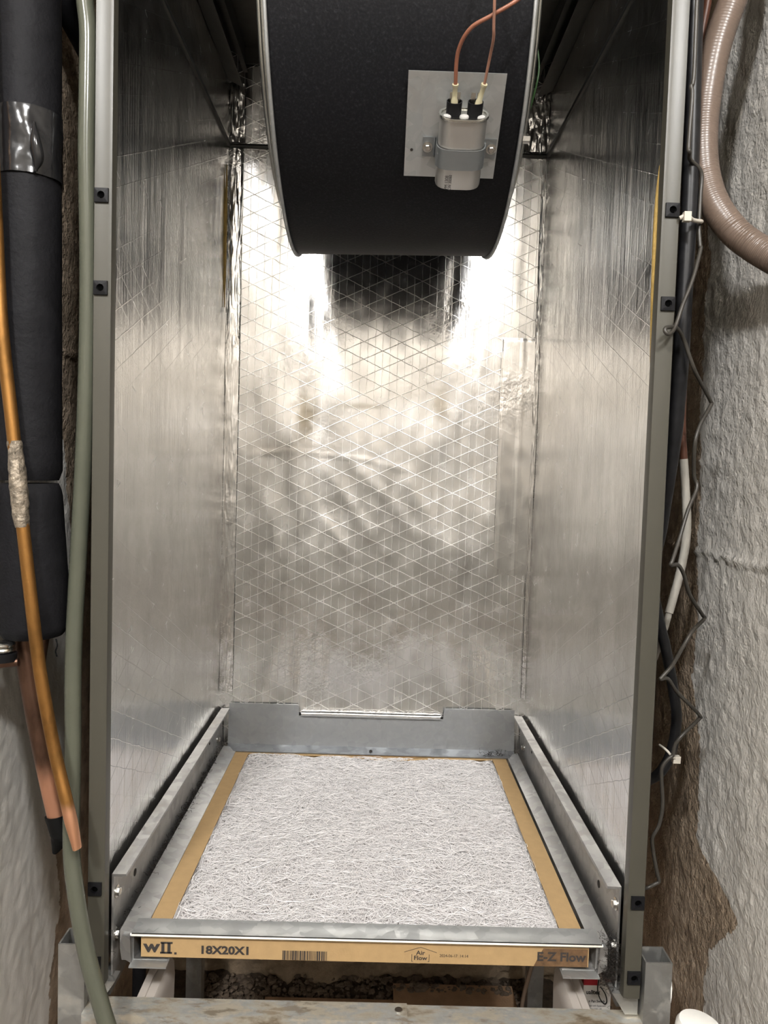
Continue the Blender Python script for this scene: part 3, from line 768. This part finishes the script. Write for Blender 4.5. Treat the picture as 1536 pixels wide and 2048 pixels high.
for s in (-1, 1):
    box('side_rail', s*.2565, s*.2725, .0125, .4975, -.0680, -.0425, M['stand'], sd, .0012)
    prism('corner_gusset', [(s*.2465, -.0425), (s*.2725, -.0425), (s*.2725, -.0640), (s*.2600, -.0640)], 'Y', -.004, .0120, M['stand'], sd, .0006)

# white plastic trunking offcuts under each side
for s, lab in ((-1, 'white grooved plastic trunking under the left side of the filter'), (1, 'white grooved plastic trunking beside the small red and white carton')):
    P = [(s*.2290, -.068), (s*.2215, -.068), (s*.2209, -.0695), (s*.2196, -.0695), (s*.2190, -.068), (s*.2120, -.068), (s*.2085, -.072), (s*.2070, -.085), (s*.2060, -.150), (s*.2290, -.150)]
    t_ = prism('plastic_trunking', P, 'Y', .0055, .074, M['white_plastic'], None, .0008)
    for v in t_.data.vertices:
        if v.co.y > .06: v.co.y -= .16*max(0, -.068-v.co.z)
    tag(t_, lab, 'trunking')
# carton with a red band and a black wire loop
ct = thing('switch_carton', 'small white carton with red band and black print below the right rail', 'box')
box('carton', .2370, .2670, .060, .082, -.165, -.0795, M['carton'], ct, .0006)
box('red_band', .2371, .2520, .0602, .0818, -.0795, -.0725, M['red'], ct, .0006)
box('black_cap', .2385, .2505, .0615, .0805, -.0725, -.0690, M['black_plastic'], ct, .001)
def CT(x_, z_): return Matrix.Translation((x_, .0596, z_)) @ Matrix.Rotation(math.pi/2, 4, 'X')
lettering('print', 'ualitex', .0066, CT(.2475, -.0870), M['ink'], ct, .85, .0002)
lettering('print', 'n Pan Switch', .0040, CT(.2520, -.0970), M['ink'], ct, .85, .0001)
lettering('print', 'ted with Equipment', .0028, CT(.2530, -.1020), M['ink'], ct, .8)
lettering('print', 'to UAE - 18', .0028, CT(.2520, -.1058), M['ink'], ct, .8)
tube('wire_loop', [(.2530, .0585, -.0715), (.2518, .0580, -.083), (.2550, .0580, -.093), (.2600, .0580, -.0985), (.2625, .0585, -.096), (.2605, .0585, -.088), (.2550, .0588, -.080)], .0006, M['black_cable'], ct, 6)
# white pipe cap at lower right
pc = thing('pvc_pipe', 'white pipe with a rounded cap at the lower right', 'pipe')
pax = Vector((.10, -.04, 1)).normalized(); pb = Vector((.3010-.044, -.080+.0176, -.452))
lathe('pipe', [(.0165, -.009), (.0165, .41)], pb, pax, M['white_pvc'], pc, 28)
lathe('cap', [(.0165, .395), (.0202, .396), (.0206, .42), (.0202, .4355), (.0180, .4395), (.010, .4415), (.002, .442)], pb, pax, M['white_pvc'], pc, 28)

# boards, rubble and a cable on the ground below
tag(box('floor_board', -.170, .075, .15, .535, FZ+.004, FZ+.014, M['plank'], bevel=.0015), 'dark brown board on the ground under the stand, left one', 'board')
b2 = box('floor_board', .052, .262, .12, .562, FZ+.0145, FZ+.0245, M['plank'], bevel=.0015)
tag(b2, 'brown board on the ground nearest the right rear leg', 'board')
bm = bmesh.new()
for _ in range(900):
    x, y, r = random.uniform(-.30, .30), random.uniform(.54, .605), abs(random.gauss(.0015, .0022))+.001
    mt = Matrix.Translation((x, y, FZ+r*.4+.003+(.02 if (.05 < x < .26 and y < .56) else .012 if (-.17 < x < .075 and y < .53) else 0))) @ Matrix.Rotation(random.random()*6, 4, 'Z') @ Matrix.Diagonal((r*random.uniform(.7, 1.5), r, r*random.uniform(.4, .9), 1))
    bmesh.ops.create_icosphere(bm, subdivisions=1, radius=1, matrix=mt)
for v in bm.verts: v.co += Vector((random.gauss(0, .0006), random.gauss(0, .0006), random.gauss(0, .0006)))
rb = bm_obj('rubble', bm, M['rubble']); rb['kind'] = 'stuff'; tag(rb, 'crumbled masonry and dirt along the back wall under the stand', 'rubble')
tag(tube('ground_cable', [(.205, .20, FZ+.029), (.235, .36, FZ+.030), (.262, .47, FZ+.06), (.285, .49, FZ+.16), (.285, .49, -.08)], .0035, plain('dusty_cable', srgb(110, 92, 76), .7), None, 10), 'dusty cable slanting down in front of the right rear leg', 'cable')

# ------------------------------------------------------------------ pipes on the left
ins = thing('insulated_pipe', 'thick black foam insulated pipe with bare copper lower end at the left', 'pipe')
def foam_r(t, p): return lambda a: .0292+.0006*fbm(p.z*12, math.cos(a)*1.5, math.sin(a)*1.5, 2)
tube('insulation_sleeve', [(-.3405, .0, 1.25), (-.3392, .0, .96), (-.3380, .0, .80), (-.3368, .0, .666), (-.3358, .0, .53), (-.3346, .0, .45)], .0292, M['foam'], ins, 32, rfun=lambda t, p: (lambda a: (.0292+.0008*fbm(p.z*10, math.cos(a)*1.5, math.sin(a)*1.5, 2))*(1-.12*max(0, (.462-p.z)/.012)**2)))
tube('insulation_sleeve', [(-.3345, .0, .447), (-.3330, .0, .38), (-.3312, .0, .335), (-.3305, .0, .300)], .030, M['foam'], ins, 32, n=12,
     rfun=lambda t, p: (lambda a: (.0285+.0040*math.sin(min(1, t*1.15)*math.pi*.75)+.0006*fbm(p.z*12, math.cos(a)*1.5, math.sin(a)*1.5, 2))*(1-.16*max(0, (t-.90)/.10)**2)*(1-.10*max(0, (.06-t)/.06)**2)))
tp = tube('tape_wrap', [(-.3378, -.0005, .788), (-.3372, -.0005, .76), (-.3366, -.0005, .728)], .0302, M['tape'], ins, 40, n=14,
     rfun=lambda t, p: (lambda a: .0303+.0016*fbm(p.z*26, math.cos(a)*2.2, math.sin(a)*2.2+3, 3)))
tube('tape_flap', [(-.320, -.0265, .772), (-.3172, -.0300, .755), (-.3150, -.0285, .740), (-.3180, -.0275, .729)], .003, M['tape'], ins, 10, rfun=lambda t, p: .0040*math.sin(math.pi*min(.95, max(.05, t)))+.001)
tube('copper_pipe', [(-.3386, .0, .34), (-.3375, .0, .2904), (-.3250, .0, .2169), (-.3125, .0, .1575), (-.3030, .0, .1165)], .0108, M['copper_big'], ins, 24)
tube('copper_collar', [(-.3215, -.004, .298), (-.3225, -.005, .275), (-.3230, -.004, .250)], .0075, M['copper_big'], ins, 16, rfun=lambda t, p: .0078-.0035*t)
tube('tape_cap', [(-.3052, .0, .124), (-.3030, .0, .113), (-.3012, .0, .104), (-.3040, .0, .096), (-.3085, .0, .084)], .0118, M['tape_matt'], ins, 18,
     rfun=lambda t, p: (lambda a: (.0119 if t < .5 else .0119*(1-((t-.5)/.5)**1.2*.82))*(1+.12*fbm(p.z*60, math.cos(a)*2, math.sin(a)*2, 2))))
tube('loose_thread', [(-.3035, -.012, .300), (-.3020, -.0125, .294), (-.3034, -.0128, .288), (-.3022, -.0125, .283)], .0007, M['tape_matt'], ins, 6)
vl = thing('access_valve', 'small metal valve ring on a copper stub below the foam insulation', 'valve')
lathe('ring', [(.0075, 0), (.0105, .001), (.0112, .0028), (.0105, .0045), (.0088, .005), (.0105, .0056), (.0112, .0075), (.0100, .0092), (.007, .010)], (-.3470, -.0260, .2895), (0, 0, 1), M['rim'], vl, 26)
lathe('valve_body', [(.0125, -.008), (.0125, -.001), (.0085, .0)], (-.3470, -.0260, .2895), (0, 0, 1), M['black_plastic'], vl, 22)
tube('copper_stub', [(-.3330, -.0240, .2800), (-.3480, -.0260, .2785), (-.3620, -.0270, .2750), (-.376, -.0280, .268)], .0042, M['copper_big'], vl, 14)
cp = thing('copper_line', 'thin orange-brown copper tube running in front of the black insulation', 'pipe')
tube('copper_tube', [(-.3620, -.0385, 1.10), (-.3600, -.0385, .95), (-.3560, -.0385, .832), (-.3525, -.0385, .767), (-.3485, -.038, .688), (-.3430, -.038, .591), (-.3335, -.037, .501), (-.3262, -.037, .432), (-.3165, -.0372, .348), (-.3080, -.036, .2767), (-.2950, -.036, .2062), (-.2795, -.042, .1535), (-.2690, -.044, .1125)], .0058, M['copper_thin'], cp, 18,
     rfun=lambda t, p: .0058 if p.z > .137 else (lambda a: .0058*(1-.35*abs(math.sin(a))*(.137-p.z)/.025)))
tube('brazed_joint', [(-.3315, -.037, .486), (-.3292, -.037, .462), (-.3275, -.0375, .446), (-.3252, -.037, .422), (-.3238, -.037, .408)], .007, M['braze'], cp, 20, n=12,
     rfun=lambda t, p: (lambda a: .0060+.0017*math.sin(math.pi*t)+.0011*fbm(p.z*110, math.cos(a)*2, math.sin(a)*2, 3)))
vt = tube('vinyl_drain_tube', [(-.2890, .001, 1.15), (-.2878, .0, .931), (-.2858, .0, .8954), (-.2828, .0, .8687), (-.2826, .0, .8282), (-.2830, .0, .76), (-.2814, .0, .6913), (-.2806, .0, .6404), (-.2808, .0, .575), (-.2832, .0, .4803), (-.2874, .0, .3842), (-.2895, -.005, .288), (-.2860, -.014, .1927), (-.2826, -.024, .1081), (-.2742, -.034, .0659), (-.2598, -.045, .0163), (-.2400, -.056, -.0331), (-.2200, -.066, -.0780), (-.190, -.080, -.16), (-.16, -.09, -.30), (-.16, -.09, FZ+.01)], .0078, M['vinyl'], None, 20)
tag(vt, 'grey-green vinyl drain tube hanging along the left cabinet post', 'tube')
tag(tube('rear_black_tube', [(-.362, .10, 1.07), (-.362, .14, .985), (-.352, .18, .951), (-.340, .20, .927), (-.326, .22, .905), (-.315, .25, .870), (-.310, .28, .82)], .0165, M['foam'], None, 20), 'black foam tube slanting behind the insulated pipe at upper left', 'tube')
tag(tube('rear_shadowed_cable', [(-.345, .27, .80), (-.330, .25, .72), (-.320, .25, .64), (-.312, .27, .50), (-.310, .28, .2), (-.310, .28, FZ+.01)], .009, M['foam'], None, 14), 'dark cable hanging behind the vinyl tube against the left wall', 'cable')

# ------------------------------------------------------------------ hose and cables on the right
def ribbed(t, p, c=[0]):
    return .0134
hp = [(.352, .03, 1.25), (.3530, .03, 1.08), (.3440, .03, 1.00), (.3410, .03, .9681), (.3268, .03, .9301), (.3145, .03, .8874), (.3078, .03, .8399), (.3045, .025, .7995), (.3065, .02, .7644), (.3131, .01, .7327), (.3281, .0, .7057), (.3431, -.012, .6874), (.356, -.035, .6680), (.360, -.075, .645), (.355, -.13, .60), (.352, -.16, .50), (.350, -.17, .2), (.350, -.17, FZ+.015)]
H_ = spline(hp, 40)
hs = tube('flexible_hose', H_, .0134, M['hose'], None, 24, smooth_path=False, rfun=lambda t, p: .0134+.00022*math.sin(t*2*math.pi*420))
tag(hs, 'beige ribbed flexible hose curving in front of the right wall', 'hose')
tag(tube('black_cable', [(.2832, .006, 1.15), (.2832, .008, .9418), (.2845, .01, .8984), (.2856, .01, .8526), (.2873, .01, .7926), (.2883, .01, .7272), (.2879, .01, .6612), (.288, .01, .6041), (.2908, .02, .5523), (.2921, .03, .4987), (.2935, .05, .422), (.2931, .07, .3673), (.3025, .07, .3192), (.3103, .07, .2925), (.3246, .08, .2466), (.3306, .08, .2137), (.3293, .08, .186), (.3239, .08, .1636), (.3133, .08, .1466), (.2990, .09, .1309), (.288, .11, .10), (.284, .16, .0)], .0062, M['black_cable'], None, 14,
     rfun=lambda t, p: .0078 if p.z > .52 else .0056+.0022*max(0, min(1, (p.z-.44)/.08))), 'thick black cable running down beside the right cabinet post', 'cable')
bc = thing('brown_cable', 'thin brown cable with a chipped white painted lower length at right', 'cable')
tube('cable', [(.318, .045, 1.15), (.312, .045, .9682), (.3069, .05, .8979), (.3096, .05, .8006), (.3124, .06, .7299), (.3137, .07, .6564), (.3199, .08, .6065), (.3194, .08, .5645), (.3203, .08, .5275), (.3245, .08, .4877)], .0040, M['brown_cable'], bc, 12)
tube('white_length', [(.3238, .08, .4914), (.3276, .08, .4584), (.3309, .08, .4264), (.3307, .08, .3994), (.3264, .08, .3696), (.3211, .08, .345), (.3167, .08, .3258)], .0045, M['white_paint'], bc, 14)
tube('chipped_end', [(.3167, .08, .3258), (.3148, .082, .3120), (.3120, .086, .295), (.308, .09, .275), (.302, .10, .25), (.297, .12, .20)], .003, M['white_paint'], bc, 10, rfun=lambda t, p: .0034+.0008*fbm(p.z*120, 0, 0, 2))
tw = thing('control_wire', 'thin dark grey wire zigzagging down beside the right cabinet post', 'wire')
TW = [(.2765, -.017, 1.10), (.2755, -.016, .9228), (.2760, -.0165, .84), (.2740, -.0165, .8287), (.2755, -.0165, .8199), (.2745, -.0165, .7773), (.2757, -.0165, .7698), (.2827, -.0012, .7695), (.2965, .006, .7613), (.2970, .006, .7386), (.2963, .004, .7112), (.2970, .001, .6916), (.2973, .0, .687), (.2871, -.010, .6562), (.2766, -.0165, .6315), (.2683, -.022, .6094), (.2608, -.028, .6022), (.257, -.028, .6048), (.2594, -.026, .6084), (.2716, -.018, .6097), (.2840, -.005, .6014), (.2976, .0, .5742), (.327, .03, .5495), (.3278, .03, .5436), (.3141, .02, .5237), (.3082, .016, .5039), (.3149, .03, .4744), (.3186, .03, .462), (.3066, .02, .4395), (.2952, .01, .4102), (.2859, .0, .3914), (.2846, .0, .3865), (.2955, .01, .3856), (.306, .02, .3746), (.3173, .03, .3532), (.3399, .05, .3296), (.3417, .05, .3254), (.3218, .03, .3165), (.3084, .02, .3016), (.2911, .0, .2886), (.2791, -.006, .278), (.2783, -.006, .276), (.2875, .0, .2746), (.3057, .02, .2557), (.326, .03, .2378), (.3386, .04, .226), (.3367, .04, .2218), (.3172, .03, .209), (.3101, .03, .1984), (.3086, .03, .1879), (.3037, .03, .1836), (.2979, .03, .1746), (.2981, .03, .1615), (.3005, .03, .1353), (.2979, .03, .1142), (.2919, .03, .1008), (.293, .03, .0877), (.2984, .03, .0639), (.3009, .03, .055), (.2969, .03, .0517), (.2850, .03, .0462), (.280, .06, .03)]
tube('strand', TW, .0019, M['grey_wire'], tw, 8, n=6)
z1 = thing('cable_tie', 'white nylon cable tie by the upper clip of the right post', 'cable tie')
tube('band', [(.2700, -.0155, .7105), (.2760, -.0165, .7130), (.2850, -.0080, .7120), (.2962, .0, .7135), (.2985, .006, .7155)], .0020, M['nylon'], z1, 8)
box('tie_head', .2725, .2790, -.0205, -.0150, .7070, .7155, M['nylon'], z1, .001)
z2 = thing('cable_tie', 'beige cable tie around the thin wire low beside the right post', 'cable tie')
tube('band', [(.3030, .052, .190), (.3040, .036, .1905), (.3110, .034, .1835), (.3175, .040, .181)], .0013, M['nylon'], z2, 8)
box('tie_head', .3110, .3185, .034, .040, .1775, .1845, M['nylon'], z2, .0008)

# bolts on the ends of the base rails are seen from the front; tag the rest
for o in scene.objects:
    if o.type == 'MESH' and o.parent is None and 'kind' not in o and 'label' not in o:
        o['label'] = o.name.replace('_', ' '); o['category'] = 'part'
